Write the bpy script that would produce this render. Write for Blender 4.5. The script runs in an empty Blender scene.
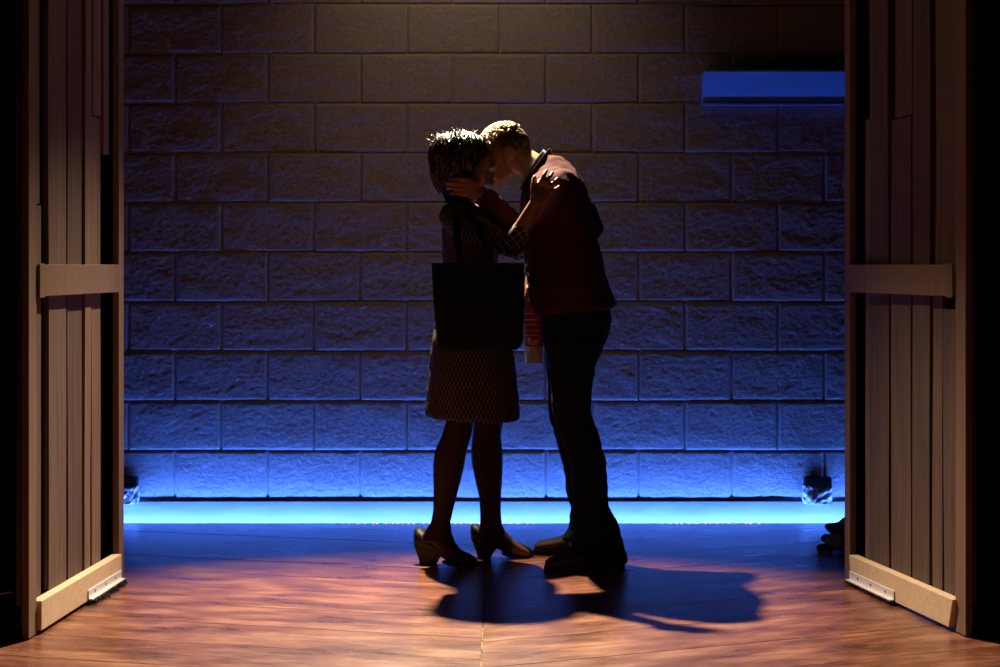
import bpy, bmesh, math, random
from mathutils import Vector, Matrix, noise, Euler

random.seed(7)
C = bpy.context.scene.collection
scene = bpy.context.scene
PI = math.pi
F = 2100.0          # focal length in pixels of the 1000 px wide frame
EYE = 1.12          # lens height above the stage floor

# ------------------------------------------------------------------ camera
cam_d = bpy.data.cameras.new('camera'); cam = bpy.data.objects.new('camera', cam_d); C.objects.link(cam)
cam.location = (0, 0, EYE); cam.rotation_euler = (PI/2, 0, 0)
cam_d.sensor_width = 36; cam_d.lens = 36*F/1000; cam_d.shift_y = -0.0695
cam_d.clip_end = 60
scene.camera = cam

# ------------------------------------------------------------------ world, exposure
w = bpy.data.worlds.new('dark_theatre'); scene.world = w; w.use_nodes = True
bg = w.node_tree.nodes['Background']; bg.inputs[0].default_value = (1.0, 0.55, 0.40, 1); bg.inputs[1].default_value = 0.0006
vs = scene.view_settings
vs.view_transform = 'Standard'; vs.look = 'None'; vs.gamma = 1; vs.use_curve_mapping = False; vs.exposure = 0.0

# ------------------------------------------------------------------ stage spotlight and added lamps
def spot(name, loc, aim, energy, col, size, blend, radius):
    l = bpy.data.lights.new(name, 'SPOT'); o = bpy.data.objects.new(name, l); C.objects.link(o)
    o.location = loc
    o.rotation_euler = (Vector(aim)-Vector(loc)).to_track_quat('-Z', 'Y').to_euler()
    l.energy = energy; l.color = col; l.spot_size = math.radians(size); l.spot_blend = blend; l.shadow_soft_size = radius
    return o
spot('back_spotlight', (-0.30, 8.74, 2.95), (-0.14, 6.30, 0.0), 2600, (1.0, 0.72, 0.47), 62, 1.0, 0.03)
spot('added_haze_wash', (-0.18, 8.50, 3.15), (-0.15, 9.27, 2.25), 23, (1.0, 0.64, 0.36), 88, 1.0, 0.10)  # added lamp standing in for warm haze over the upper wall

spot('added_flat_fill', (0.25, 6.90, 3.5), (-1.39, 6.85, 1.75), 22, (1.0, 0.62, 0.38), 50, 1.0, 0.08)  # two unseen lamps, added to lift the upper parts of the flats
spot('added_flat_fill', (-0.25, 6.90, 3.5), (1.33, 6.85, 1.75), 20, (1.0, 0.62, 0.38), 50, 1.0, 0.08)

# ------------------------------------------------------------------ helpers
def W(px, py, d):
    """point at distance d that the photograph shows at (px, py)"""
    return Vector(((px-500)*d/F, d, EYE+(264-py)*d/F))

def link(name, me, mat=None, parent=None):
    o = bpy.data.objects.new(name, me); C.objects.link(o)
    if mat is not None and not me.materials: me.materials.append(mat)
    if parent is not None: o.parent = parent
    return o
def tag(o, label=None, cat=None, group=None, kind=None):
    if label: o['label'] = label
    if cat: o['category'] = cat
    if group: o['group'] = group
    if kind: o['kind'] = kind
    return o
def empty(name, loc, rz=0.0):
    o = bpy.data.objects.new(name, None); C.objects.link(o); o.location = loc; o.rotation_euler = (0, 0, rz)
    o.empty_display_size = 0.1
    return o

class MB:
    def __init__(s): s.v = []; s.f = []
    def add(s, vs, fs):
        n = len(s.v); s.v += [Vector(v) for v in vs]; s.f += [tuple(i+n for i in f) for f in fs]; return s
    def box(s, lo, hi):
        x0, y0, z0 = lo; x1, y1, z1 = hi
        return s.add([(x0,y0,z0),(x1,y0,z0),(x1,y1,z0),(x0,y1,z0),(x0,y0,z1),(x1,y0,z1),(x1,y1,z1),(x0,y1,z1)],
                     [(0,3,2,1),(4,5,6,7),(0,1,5,4),(1,2,6,5),(2,3,7,6),(3,0,4,7)])
    def prism(s, poly, z0, z1):
        n = len(poly)
        vs_ = [(p[0],p[1],z0) for p in poly]+[(p[0],p[1],z1) for p in poly]
        return s.add(vs_, [tuple(reversed(range(n))), tuple(range(n, 2*n))]+[(i,(i+1)%n,(i+1)%n+n,i+n) for i in range(n)])
    def ellipsoid(s, c, r, M=None, seg=20, rings=12):
        M = M or Matrix.Identity(3); c = Vector(c); vs_ = []; fs = []
        vs_.append(c+M@Vector((0,0,r[2])))
        for i in range(1, rings):
            t = PI*i/rings
            for j in range(seg):
                a = 2*PI*j/seg
                vs_.append(c+M@Vector((r[0]*math.sin(t)*math.cos(a), r[1]*math.sin(t)*math.sin(a), r[2]*math.cos(t))))
        vs_.append(c+M@Vector((0,0,-r[2]))); L = len(vs_)-1
        for j in range(seg): fs.append((0, 1+j, 1+(j+1)%seg))
        for i in range(rings-2):
            for j in range(seg):
                a = 1+i*seg+j; b = 1+i*seg+(j+1)%seg
                fs.append((a, a+seg, b+seg, b))
        o = 1+(rings-2)*seg
        for j in range(seg): fs.append((o+j, L, o+(j+1)%seg))
        return s.add(vs_, fs)
    def loft(s, rings):
        n = len(rings[0]); vs_ = [p for r in rings for p in r]; fs = []
        for i in range(len(rings)-1):
            for j in range(n):
                a = i*n+j; b = i*n+(j+1)%n
                fs.append((a, b, b+n, a+n))
        fs.append(tuple(reversed(range(n)))); fs.append(tuple(range((len(rings)-1)*n, len(rings)*n)))
        return s.add(vs_, fs)
    def tube(s, pts, rad, seg=12, up=None, round_ends=True):
        pts = [Vector(p) for p in pts]; rad = [r if isinstance(r, tuple) else (r, r) for r in rad]
        if round_ends:
            d0 = (pts[0]-pts[1]).normalized(); d1 = (pts[-1]-pts[-2]).normalized()
            a = max(rad[0]); b = max(rad[-1])
            P = [pts[0]+d0*a*k for k in (0.95, 0.7)]+pts+[pts[-1]+d1*b*k for k in (0.7, 0.95)]
            R = [(rad[0][0]*k, rad[0][1]*k) for k in (0.3, 0.71)]+rad+[(rad[-1][0]*k, rad[-1][1]*k) for k in (0.71, 0.3)]
            pts, rad = P, R
        rings = []; u = Vector(up) if up is not None else None
        for i, p in enumerate(pts):
            t = (pts[min(i+1, len(pts)-1)]-pts[max(i-1, 0)]).normalized()
            if u is None: u = t.orthogonal().normalized()
            u2 = (u-t*u.dot(t))
            u2 = u2.normalized() if u2.length > 1e-5 else t.orthogonal().normalized()
            if up is None: u = u2
            v2 = t.cross(u2)
            rings.append([p+u2*rad[i][0]*math.cos(2*PI*j/seg)+v2*rad[i][1]*math.sin(2*PI*j/seg) for j in range(seg)])
        return s.loft(rings)
    def slices(s, rows, seg=28, ex=2.3):
        """rows: (py, px_left, px_right, half_depth, distance[, tilt_px])"""
        rings = []
        for r in rows:
            py, xl, xr, hd, d = r[:5]; tilt = r[5] if len(r) > 5 else 0
            ring = []
            for j in range(seg):
                a = 2*PI*j/seg; ca, sa = math.cos(a), math.sin(a)
                cx = math.copysign(abs(ca)**(2/ex), ca); cy = math.copysign(abs(sa)**(2/ex), sa)
                p = W((xl+xr)/2+(xr-xl)/2*cx, py+tilt*cx, d)
                p.y = d+hd*cy
                ring.append(p)
            rings.append(ring)
        if rings[0][0].z > rings[-1][0].z: rings.reverse()
        return s.loft(rings)
    def mesh(s, name, smooth=False):
        me = bpy.data.meshes.new(name); me.from_pydata([tuple(v) for v in s.v], [], s.f); me.update()
        if smooth: me.polygons.foreach_set('use_smooth', [True]*len(me.polygons))
        return me
    def build(s, name, mat, parent=None, smooth=False, bevel=0.0, world=False):
        if world and parent is not None:
            o0 = parent.location
            s.v = [v-o0 for v in s.v]
        me = s.mesh(name, smooth)
        if bevel: bevel_mesh(me, bevel)
        return link(name, me, mat, parent)
    def remeshed(s, name, mat, parent, voxel, it=4, wob=None):
        o0 = parent.location.copy()
        me = s.mesh(name); t = bpy.data.objects.new('t', me); C.objects.link(t)
        m = t.modifiers.new('r', 'REMESH'); m.mode = 'VOXEL'; m.voxel_size = voxel
        if it:
            k = t.modifiers.new('s', 'SMOOTH'); k.factor = 0.5; k.iterations = it
        dg = bpy.context.evaluated_depsgraph_get(); dg.update()
        r = bpy.data.meshes.new_from_object(t.evaluated_get(dg))
        bpy.data.objects.remove(t); bpy.data.meshes.remove(me)
        r.name = name
        ns = [v.normal.copy() for v in r.vertices]
        for v, n in zip(r.vertices, ns):
            if wob:
                amp, fr = wob
                p = v.co
                q = Vector((p.x*fr, p.y*fr, p.z*fr*1.5))
                v.co = p+n*amp*(noise.noise(q)+0.5*noise.noise(q*2.3))
            v.co = v.co-o0
        r.polygons.foreach_set('use_smooth', [True]*len(r.polygons)); r.update()
        return link(name, r, mat, parent)

def bevel_mesh(me, w_, seg=2):
    bm = bmesh.new(); bm.from_mesh(me)
    bmesh.ops.recalc_face_normals(bm, faces=bm.faces)
    bmesh.ops.bevel(bm, geom=list(bm.edges), offset=w_, segments=seg, affect='EDGES', profile=0.5, clamp_overlap=True)
    bm.to_mesh(me); bm.free()

# ------------------------------------------------------------------ materials
def mat(name, col, rough=0.7, spec=0.3, var=0.0, metal=0.0):
    m = bpy.data.materials.new(name); m.use_nodes = True; nt = m.node_tree; b = nt.nodes['Principled BSDF']
    b.inputs['Base Color'].default_value = (*col, 1); b.inputs['Roughness'].default_value = rough
    b.inputs['Specular IOR Level'].default_value = spec; b.inputs['Metallic'].default_value = metal
    return m
def N(m, t, **kw):
    n = m.node_tree.nodes.new(t)
    for k, v in kw.items():
        if k.startswith('i_'): n.inputs[k[2:].replace('_', ' ')].default_value = v
        else: setattr(n, k, v)
    return n
def L(m, a, b): m.node_tree.links.new(a, b)
def B(m): return m.node_tree.nodes['Principled BSDF']
def ramp(m, stops):
    r = N(m, 'ShaderNodeValToRGB'); e = r.color_ramp.elements
    while len(e) < len(stops): e.new(0.5)
    for i, (p, c) in enumerate(stops): e[i].position = p; e[i].color = (*c, 1)
    return r
def coords(m, scale=(1,1,1), rot=(0,0,0), out='Object'):
    tc = N(m, 'ShaderNodeTexCoord'); mp = N(m, 'ShaderNodeMapping'); L(m, tc.outputs[out], mp.inputs[0])
    mp.inputs['Scale'].default_value = scale; mp.inputs['Rotation'].default_value = rot
    return mp
def bump(m, h, strength, dist):
    b = N(m, 'ShaderNodeBump'); b.inputs['Strength'].default_value = strength; b.inputs['Distance'].default_value = dist
    L(m, h, b.inputs['Height']); L(m, b.outputs[0], B(m).inputs['Normal'])
    return b

# split-face concrete block
M_block = mat('painted_block', (0.30, 0.29, 0.30), 0.8, 0.25)
mp = coords(M_block, (1,1,1)); oi = N(M_block, 'ShaderNodeObjectInfo')
vadd = N(M_block, 'ShaderNodeVectorMath', operation='MULTIPLY_ADD')
cmb = N(M_block, 'ShaderNodeCombineXYZ'); L(M_block, oi.outputs['Random'], cmb.inputs[0]); L(M_block, oi.outputs['Random'], cmb.inputs[2])
vadd.inputs[1].default_value = (1,1,1); L(M_block, mp.outputs[0], vadd.inputs[0])
sc = N(M_block, 'ShaderNodeVectorMath', operation='SCALE'); sc.inputs['Scale'].default_value = 37.0; L(M_block, cmb.outputs[0], sc.inputs[0]); L(M_block, sc.outputs[0], vadd.inputs[2])
n1 = N(M_block, 'ShaderNodeTexNoise', i_Scale=85.0, i_Detail=5.0, i_Roughness=0.7); L(M_block, vadd.outputs[0], n1.inputs['Vector'])
r1 = ramp(M_block, [(0.25, (0.20,0.196,0.20)), (0.75, (0.33,0.32,0.33))]); L(M_block, n1.outputs[0], r1.inputs[0]); L(M_block, r1.outputs[0], B(M_block).inputs['Base Color'])
bump(M_block, n1.outputs[0], 0.7, 0.008)
M_mortar = mat('mortar', (0.27, 0.265, 0.27), 0.9, 0.1)

def wood(name, c0, c1, sx=(40, 40, 2.2), rough=0.75, rnd=0.35):
    m = mat(name, c0, rough, 0.2)
    mp = coords(m, sx); oi = N(m, 'ShaderNodeObjectInfo')
    add = N(m, 'ShaderNodeVectorMath', operation='ADD'); cb = N(m, 'ShaderNodeCombineXYZ')
    mu = N(m, 'ShaderNodeMath', operation='MULTIPLY'); mu.inputs[1].default_value = 50; L(m, oi.outputs['Random'], mu.inputs[0])
    for i in range(3): L(m, mu.outputs[0], cb.inputs[i])
    L(m, mp.outputs[0], add.inputs[0]); L(m, cb.outputs[0], add.inputs[1])
    n = N(m, 'ShaderNodeTexNoise', i_Scale=1.0, i_Detail=4.0, i_Roughness=0.6); L(m, add.outputs[0], n.inputs['Vector'])
    r = ramp(m, [(0.3, c0), (0.7, c1)]); L(m, n.outputs[0], r.inputs[0])
    hv = N(m, 'ShaderNodeHueSaturation'); mr = N(m, 'ShaderNodeMapRange'); L(m, oi.outputs['Random'], mr.inputs[0])
    mr.inputs['To Min'].default_value = 1-rnd; mr.inputs['To Max'].default_value = 1+rnd
    L(m, mr.outputs[0], hv.inputs['Value']); L(m, r.outputs[0], hv.inputs['Color']); L(m, hv.outputs[0], B(m).inputs['Base Color'])
    bump(m, n.outputs[0], 0.25, 0.002)
    return m
M_plank = wood('rough_plank', (0.100, 0.064, 0.047), (0.180, 0.120, 0.088))
M_stile = wood('frame_wood', (0.145, 0.096, 0.070), (0.195, 0.132, 0.097), rnd=0.1)
M_pine = wood('pale_pine', (0.56, 0.44, 0.31), (0.66, 0.54, 0.39), sx=(40, 3, 40), rnd=0.05)

M_seam = mat('worn_filler', (0.3, 0.2, 0.12), 0.8, 0.2)
mpq = coords(M_seam, (1, 14, 1)); nq = N(M_seam, 'ShaderNodeTexNoise', i_Scale=2.0, i_Detail=3.0); L(M_seam, mpq.outputs[0], nq.inputs['Vector'])
rq = ramp(M_seam, [(0.42, (0.03,0.015,0.01)), (0.6, (0.42,0.30,0.19))]); L(M_seam, nq.outputs[0], rq.inputs[0]); L(M_seam, rq.outputs[0], B(M_seam).inputs['Base Color'])
# stage floor: scuffed red-brown varnished boards
M_floor = mat('varnished_board', (0.2, 0.09, 0.05), 0.36, 0.6)
mp = coords(M_floor, (1.5, 4.2, 1)); oi = N(M_floor, 'ShaderNodeObjectInfo')
mu = N(M_floor, 'ShaderNodeMath', operation='MULTIPLY'); mu.inputs[1].default_value = 40; L(M_floor, oi.outputs['Random'], mu.inputs[0])
cb = N(M_floor, 'ShaderNodeCombineXYZ'); L(M_floor, mu.outputs[0], cb.inputs[2])
ad = N(M_floor, 'ShaderNodeVectorMath', operation='ADD'); L(M_floor, mp.outputs[0], ad.inputs[0]); L(M_floor, cb.outputs[0], ad.inputs[1])
g = N(M_floor, 'ShaderNodeTexNoise', i_Scale=2.2, i_Detail=10.0, i_Roughness=0.66, i_Distortion=0.1); L(M_floor, ad.outputs[0], g.inputs['Vector'])
gr = ramp(M_floor, [(0.32, (0.055,0.016,0.009)), (0.50, (0.160,0.055,0.029)), (0.68, (0.32,0.155,0.090))]); L(M_floor, g.outputs[0], gr.inputs[0])
mp2 = coords(M_floor, (5.0, 48, 1), (0, 0, 0.3)); sn = N(M_floor, 'ShaderNodeTexNoise', i_Scale=1.5, i_Detail=4.0, i_Roughness=0.6); L(M_floor, mp2.outputs[0], sn.inputs['Vector'])
sr = ramp(M_floor, [(0.60, (0,0,0)), (0.70, (0.9,0.9,0.9))]); L(M_floor, sn.outputs[0], sr.inputs[0])
mp3 = coords(M_floor, (55, 55, 1)); dn = N(M_floor, 'ShaderNodeTexNoise', i_Scale=1.0, i_Detail=1.0); L(M_floor, mp3.outputs[0], dn.inputs['Vector'])
dr = ramp(M_floor, [(0.76, (0,0,0)), (0.80, (1,1,1))]); L(M_floor, dn.outputs[0], dr.inputs[0])
mx = N(M_floor, 'ShaderNodeMixRGB', blend_type='MIX'); mx.inputs[2].default_value = (0.34, 0.20, 0.12, 1); L(M_floor, sr.outputs[0], mx.inputs[0]); L(M_floor, gr.outputs[0], mx.inputs[1])
mx2 = N(M_floor, 'ShaderNodeMixRGB', blend_type='MIX'); mx2.inputs[2].default_value = (0.6, 0.5, 0.4, 1); L(M_floor, dr.outputs[0], mx2.inputs[0]); L(M_floor, mx.outputs[0], mx2.inputs[1])
L(M_floor, mx2.outputs[0], B(M_floor).inputs['Base Color'])
rr = N(M_floor, 'ShaderNodeMapRange'); rr.inputs['To Min'].default_value = 0.20; rr.inputs['To Max'].default_value = 0.40; L(M_floor, g.outputs[0], rr.inputs[0]); L(M_floor, rr.outputs[0], B(M_floor).inputs['Roughness'])
bump(M_floor, g.outputs[0], 0.06, 0.003)

M_black = mat('black_paint', (0.012, 0.012, 0.013), 0.9, 0.1)
M_wing = mat('dark_block', (0.08, 0.078, 0.08), 0.6, 0.3)  # side wall blocks get a much darker base colour
M_felt = mat('black_drape', (0.006, 0.006, 0.007), 1.0, 0.0)
M_base = mat('painted_board', (0.46, 0.47, 0.48), 0.55, 0.3)
mpb = coords(M_base, (3, 3, 12)); nb = N(M_base, 'ShaderNodeTexNoise', i_Scale=2.0, i_Detail=3.0); L(M_base, mpb.outputs[0], nb.inputs['Vector'])
rb = ramp(M_base, [(0.3, (0.115,0.118,0.12)), (0.7, (0.145,0.148,0.15))]); L(M_base, nb.outputs[0], rb.inputs[0]); L(M_base, rb.outputs[0], B(M_base).inputs['Base Color'])
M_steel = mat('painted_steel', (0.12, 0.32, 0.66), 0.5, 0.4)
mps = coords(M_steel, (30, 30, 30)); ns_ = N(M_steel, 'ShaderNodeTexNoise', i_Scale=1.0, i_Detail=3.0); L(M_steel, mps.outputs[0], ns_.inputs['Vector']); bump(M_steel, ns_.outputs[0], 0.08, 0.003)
M_alu = mat('aluminium', (0.75, 0.76, 0.78), 0.45, 0.5, metal=0.3)
M_bristle = mat('black_bristle', (0.02, 0.02, 0.02), 0.35, 0.6)
M_plastic = mat('crumpled_plastic', (0.78, 0.8, 0.82), 0.25, 0.6)
B(M_plastic).inputs['Transmission Weight'].default_value = 0.25
M_led = bpy.data.materials.new('blue_led'); M_led.use_nodes = True
nt = M_led.node_tree; nt.nodes.clear(); em = nt.nodes.new('ShaderNodeEmission'); out = nt.nodes.new('ShaderNodeOutputMaterial')
em.inputs[0].default_value = (0.058, 0.185, 1.0, 1); em.inputs[1].default_value = 430.0; nt.links.new(em.outputs[0], out.inputs[0])
M_diode = bpy.data.materials.new('pink_diode'); M_diode.use_nodes = True
nt = M_diode.node_tree; nt.nodes.clear(); em = nt.nodes.new('ShaderNodeEmission'); out = nt.nodes.new('ShaderNodeOutputMaterial')
em.inputs[0].default_value = (1.0, 0.72, 0.85, 1); em.inputs[1].default_value = 1.6; nt.links.new(em.outputs[0], out.inputs[0])

def skin(name, col):
    m = mat(name, col, 0.5, 0.4)
    B(m).inputs['Subsurface Weight'].default_value = 0.25; B(m).inputs['Subsurface Radius'].default_value = (1.0, 0.25, 0.1); B(m).inputs['Subsurface Scale'].default_value = 0.012
    mp = coords(m, (60, 60, 60)); n = N(m, 'ShaderNodeTexNoise', i_Scale=1.0, i_Detail=3.0); L(m, mp.outputs[0], n.inputs['Vector'])
    r = ramp(m, [(0.3, tuple(c*0.92 for c in col)), (0.7, tuple(min(1, c*1.06) for c in col))]); L(m, n.outputs[0], r.inputs[0]); L(m, r.outputs[0], B(m).inputs['Base Color'])
    return m
M_skin_m = skin('fair_skin', (0.30, 0.145, 0.082)); M_skin_w = skin('tan_skin', (0.16, 0.085, 0.052))

def cloth(name, c0, c1, scale=90, rough=0.9):
    m = mat(name, c0, rough, 0.12)
    mp = coords(m, (scale, scale, scale)); n = N(m, 'ShaderNodeTexNoise', i_Scale=1.0, i_Detail=4.0); L(m, mp.outputs[0], n.inputs['Vector'])
    r = ramp(m, [(0.3, c0), (0.7, c1)]); L(m, n.outputs[0], r.inputs[0]); L(m, r.outputs[0], B(m).inputs['Base Color'])
    bump(m, n.outputs[0], 0.3, 0.003)
    return m
M_jacket = cloth('maroon_knit', (0.036, 0.009, 0.011), (0.050, 0.0135, 0.0165), 140)
M_jeans = cloth('dark_denim', (0.006, 0.007, 0.012), (0.010, 0.011, 0.018), 160)
M_shirt = cloth('blue_cotton', (0.11, 0.16, 0.26), (0.15, 0.21, 0.32), 160)
M_tote = cloth('black_canvas', (0.005, 0.005, 0.006), (0.008, 0.008, 0.01), 120)
M_hair_wb = mat('black_hair_base', (0.010, 0.009, 0.008), 0.8, 0.1)
M_hair_w = mat('black_hair', (0.022, 0.02, 0.017), 0.32, 0.7)
M_hair_d = mat('darker_hair', (0.055, 0.034, 0.017), 0.7, 0.2)  # darker tone for the scalp cap, sides and back
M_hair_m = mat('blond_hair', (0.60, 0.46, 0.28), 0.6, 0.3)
M_shoe_w = mat('black_leather', (0.014, 0.013, 0.011), 0.55, 0.35)
M_shoe_m = cloth('brown_suede', (0.065, 0.05, 0.034), (0.10, 0.078, 0.055), 60, 0.7)
M_leg_shade = mat('shaded_legs', (0.028, 0.014, 0.010), 0.6, 0.2)  # shade on the woman's legs, put into their colour
M_sole = mat('dark_sole', (0.02, 0.018, 0.016), 0.7, 0.3)

# black dress with a pale diamond lattice
M_dress = mat('lattice_knit', (0.02, 0.015, 0.012), 0.85, 0.15)
tc = N(M_dress, 'ShaderNodeTexCoord'); sp = N(M_dress, 'ShaderNodeSeparateXYZ'); L(M_dress, tc.outputs['Object'], sp.inputs[0])
def mth(op, a, b=None):
    n = N(M_dress, 'ShaderNodeMath', operation=op)
    for i, q in enumerate((a, b)):
        if q is None: continue
        if isinstance(q, (int, float)): n.inputs[i].default_value = q
        else: L(M_dress, q, n.inputs[i])
    return n.outputs[0]
at = N(M_dress, 'ShaderNodeAttribute', attribute_name='round'); u = mth('MULTIPLY', at.outputs['Fac'], 175.0); v = mth('MULTIPLY', sp.outputs[2], 92.0)
l1 = mth('ABSOLUTE', mth('SINE', mth('ADD', u, v))); l2 = mth('ABSOLUTE', mth('SINE', mth('SUBTRACT', u, v)))
mn = mth('MINIMUM', l1, l2)
rd = ramp(M_dress, [(0.10, (0.20,0.165,0.125)), (0.30, (0.010,0.008,0.007))]); L(M_dress, mn, rd.inputs[0]); L(M_dress, rd.outputs[0], B(M_dress).inputs['Base Color'])
bump(M_dress, mn, 0.3, 0.002)

# ================================================================== SETTING
WALL = 9.27; DECK = 9.08; PX = WALL/F   # metres per pixel on the wall
# back wall: mortar slab + split-face blocks laid in running bond
BW, BH, J = 92.7*PX, 49.55*PX, 0.0055
z_course0 = EYE+(264-500)*PX
wall = MB().box((-2.25, WALL, -0.5), (2.25, WALL+0.2, z_course0+15*BH)).build('wall_back', M_mortar)
tag(wall, kind='structure')
def block_mesh(seed, wd, ht, nx=60, nz=32):
    off = Vector((seed*13.7, seed*5.1, seed*3.3)); vs_ = []; fs = []
    for k in range(nz+1):
        for i in range(nx+1):
            x = -wd/2+wd*i/nx; z = -ht/2+ht*k/nz
            ed = min((wd/2-abs(x)), (ht/2-abs(z)))
            q = Vector((x*9, 0, z*13))+off
            h = 0.0030*noise.noise(q)+0.0032*(0.35-abs(noise.noise(q*2.6)))+0.0030*(0.3-abs(noise.noise(q*5.2)))+0.0016*noise.noise(q*10.5)
            prof = min(1, ed/0.005)
            y = -0.0045*math.sqrt(max(0, 1-(1-prof)**2))-0.75*h*min(1, ed/0.02)
            x += 0.0012*noise.noise(Vector((z*30, seed, 1)))*(1 if abs(x) > wd/2-1e-4 else 0)
            z += 0.0016*noise.noise(Vector((x*18, seed, 7)))*(1 if abs(abs(z)-ht/2) < 1e-4 else 0)
            vs_.append((x, y, z))
    for k in range(nz):
        for i in range(nx):
            a = k*(nx+1)+i
            fs.append((a, a+1, a+nx+2, a+nx+1))
    n = len(vs_)
    # rim back into the mortar
    rim = [i for i in range(nx+1)]+[(k+1)*(nx+1)-1 for k in range(1, nz+1)]+[nz*(nx+1)+i for i in range(nx-1, -1, -1)]+[k*(nx+1) for k in range(nz-1, 0, -1)]
    for r in rim: vs_.append((vs_[r][0], 0.004, vs_[r][2]))
    m_ = len(rim)
    for j in range(m_): fs.append((rim[j], n+j, n+(j+1)%m_, rim[(j+1)%m_]))
    fs.append(tuple(n+j for j in range(m_)))
    me = bpy.data.meshes.new('block'); me.from_pydata(vs_, [], fs); me.update()
    me.polygons.foreach_set('use_smooth', [True]*len(me.polygons)); me.materials.append(M_block)
    return me
blocks = [block_mesh(s_, BW-J, BH-J) for s_ in range(10)]
def lay_blocks(parent, x0, x1, d, z0, rows, phase, pick, bw=BW, bh=BH):
    for r in range(rows):
        off = phase+(0.5*bw if r % 2 == 0 else 0)
        k0 = math.ceil((x0-off)/bw); k = k0
        while off+(k+1)*bw <= x1+1e-6:
            o = link('block', random.choice(pick), None, parent)
            o.location = (off+(k+0.5)*bw, d-random.uniform(0, 0.0025), z0+(r+0.5)*bh)
            if random.random() < 0.5: o.rotation_euler = (0, PI, 0)
            k += 1
phase = (221.5-500)*PX
lay_blocks(wall, -2.3, 2.3, WALL, z_course0, 15, phase, blocks)

# floor of diagonal boards meeting on a centre seam
floor = MB().box((-3.0, 4.2, -0.06), (3.0, DECK, -0.012)).build('floor', M_black); tag(floor, kind='structure')
def clip(poly, a, b, c):        # keep a*x+b*y<=c
    out_ = []
    for i in range(len(poly)):
        p, q = poly[i], poly[(i+1) % len(poly)]
        fp, fq = a*p[0]+b*p[1]-c, a*q[0]+b*q[1]-c
        if fp <= 0: out_.append(p)
        if (fp < 0) != (fq < 0) and fp != fq:
            t = fp/(fp-fq); out_.append((p[0]+t*(q[0]-p[0]), p[1]+t*(q[1]-p[1])))
    return out_
XC = -0.053
for side in (-1, 1):
    ang = math.radians(26 if side > 0 else 17)
    ux, uy = side*math.cos(ang), math.sin(ang)        # along the board, away from the centre and upstage
    vx, vy = -uy*side, abs(ux)                          # across
    wd = 0.36 if side > 0 else 0.33
    for k in range(-8, 24):
        s0 = k*wd+0.02; s1 = (k+1)*wd+0.02-0.004
        oy = 4.2
        pl = [(XC+vx*s0-ux*1, oy+vy*s0-uy*1), (XC+vx*s0+ux*5, oy+vy*s0+uy*5), (XC+vx*s1+ux*5, oy+vy*s1+uy*5), (XC+vx*s1-ux*1, oy+vy*s1-uy*1)]
        if side < 0: pl.reverse()
        for a, b, c in ((-side, 0, -side*XC-0.003), (side, 0, 3.0), (0, 1, DECK), (0, -1, -4.2)):
            pl = clip(pl, a, b, c)
            if len(pl) < 3: break
        if len(pl) < 3: continue
        cx = sum(p[0] for p in pl)/len(pl); cy = sum(p[1] for p in pl)/len(pl)
        ca, sa = math.cos(-math.atan2(uy, ux)), math.sin(-math.atan2(uy, ux))
        loc = [((p[0]-cx)*ca-(p[1]-cy)*sa, (p[0]-cx)*sa+(p[1]-cy)*ca) for p in pl]
        o = MB().prism(loc, -0.012, random.uniform(-0.0012, 0.0)).build('floor_board', M_floor, floor)
        o.location = (cx, cy, 0); o.rotation_euler = (0, 0, math.atan2(uy, ux))

MB().box((XC-0.0025, 4.2, -0.012), (XC+0.0025, DECK, -0.001)).build('seam_strip', M_seam, floor)
# trench between deck and wall with the LED strip and the board at the foot of the wall
tr = MB().box((-2.25, DECK-0.02, -0.16), (2.25, WALL, -0.13)).box((-2.25, DECK-0.02, -0.13), (2.25, DECK, -0.06)).build('trim_1', M_black); tag(tr, kind='structure')
bb = MB().box((-2.25, WALL-0.018, -0.13), (2.25, WALL, z_course0-0.004)).build('baseboard_back', M_base, bevel=0.002); tag(bb, kind='structure')
LED_TILT = math.radians(79)
led = empty('led_strip', (0, WALL-0.095, -0.072))
tag(led, 'blue light strip lying in the gap between stage floor and block wall', 'light strip')
MB().box((-2.05, -0.016, -0.012), (2.05, 0.016, -0.004)).build('channel', M_alu, led)
dy_, dz_ = 0.012*math.cos(LED_TILT), 0.012*math.sin(LED_TILT)   # turned towards the foot of the wall
MB().add([(-2.05,-dy_,dz_+0.012),(2.05,-dy_,dz_+0.012),(2.05,dy_,0.012-dz_),(-2.05,dy_,0.012-dz_)], [(3,2,1,0)]).build('diffuser', M_led, led)
MB().add([(-2.05,-dy_-0.003,dz_+0.012),(2.05,-dy_-0.003,dz_+0.012),(2.05,dy_-0.003,0.008-dz_),(-2.05,dy_-0.003,0.008-dz_)], [(0,1,2,3)]).build('holder', M_black, led)
st = MB()
for x0, x1 in ((-0.68, 0.16), (0.70, 1.14)):
    x = x0
    while x < x1:
        st.ellipsoid((x, DECK-0.012, 0.002), (random.uniform(0.003, 0.006), 0.004, 0.0035), seg=6, rings=4)
        x += random.uniform(0.018, 0.042)
st.v = [v_-led.location for v_ in st.v]
so = st.build('led_diode', M_diode, led, smooth=True); tag(so, kind='stuff')

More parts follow.
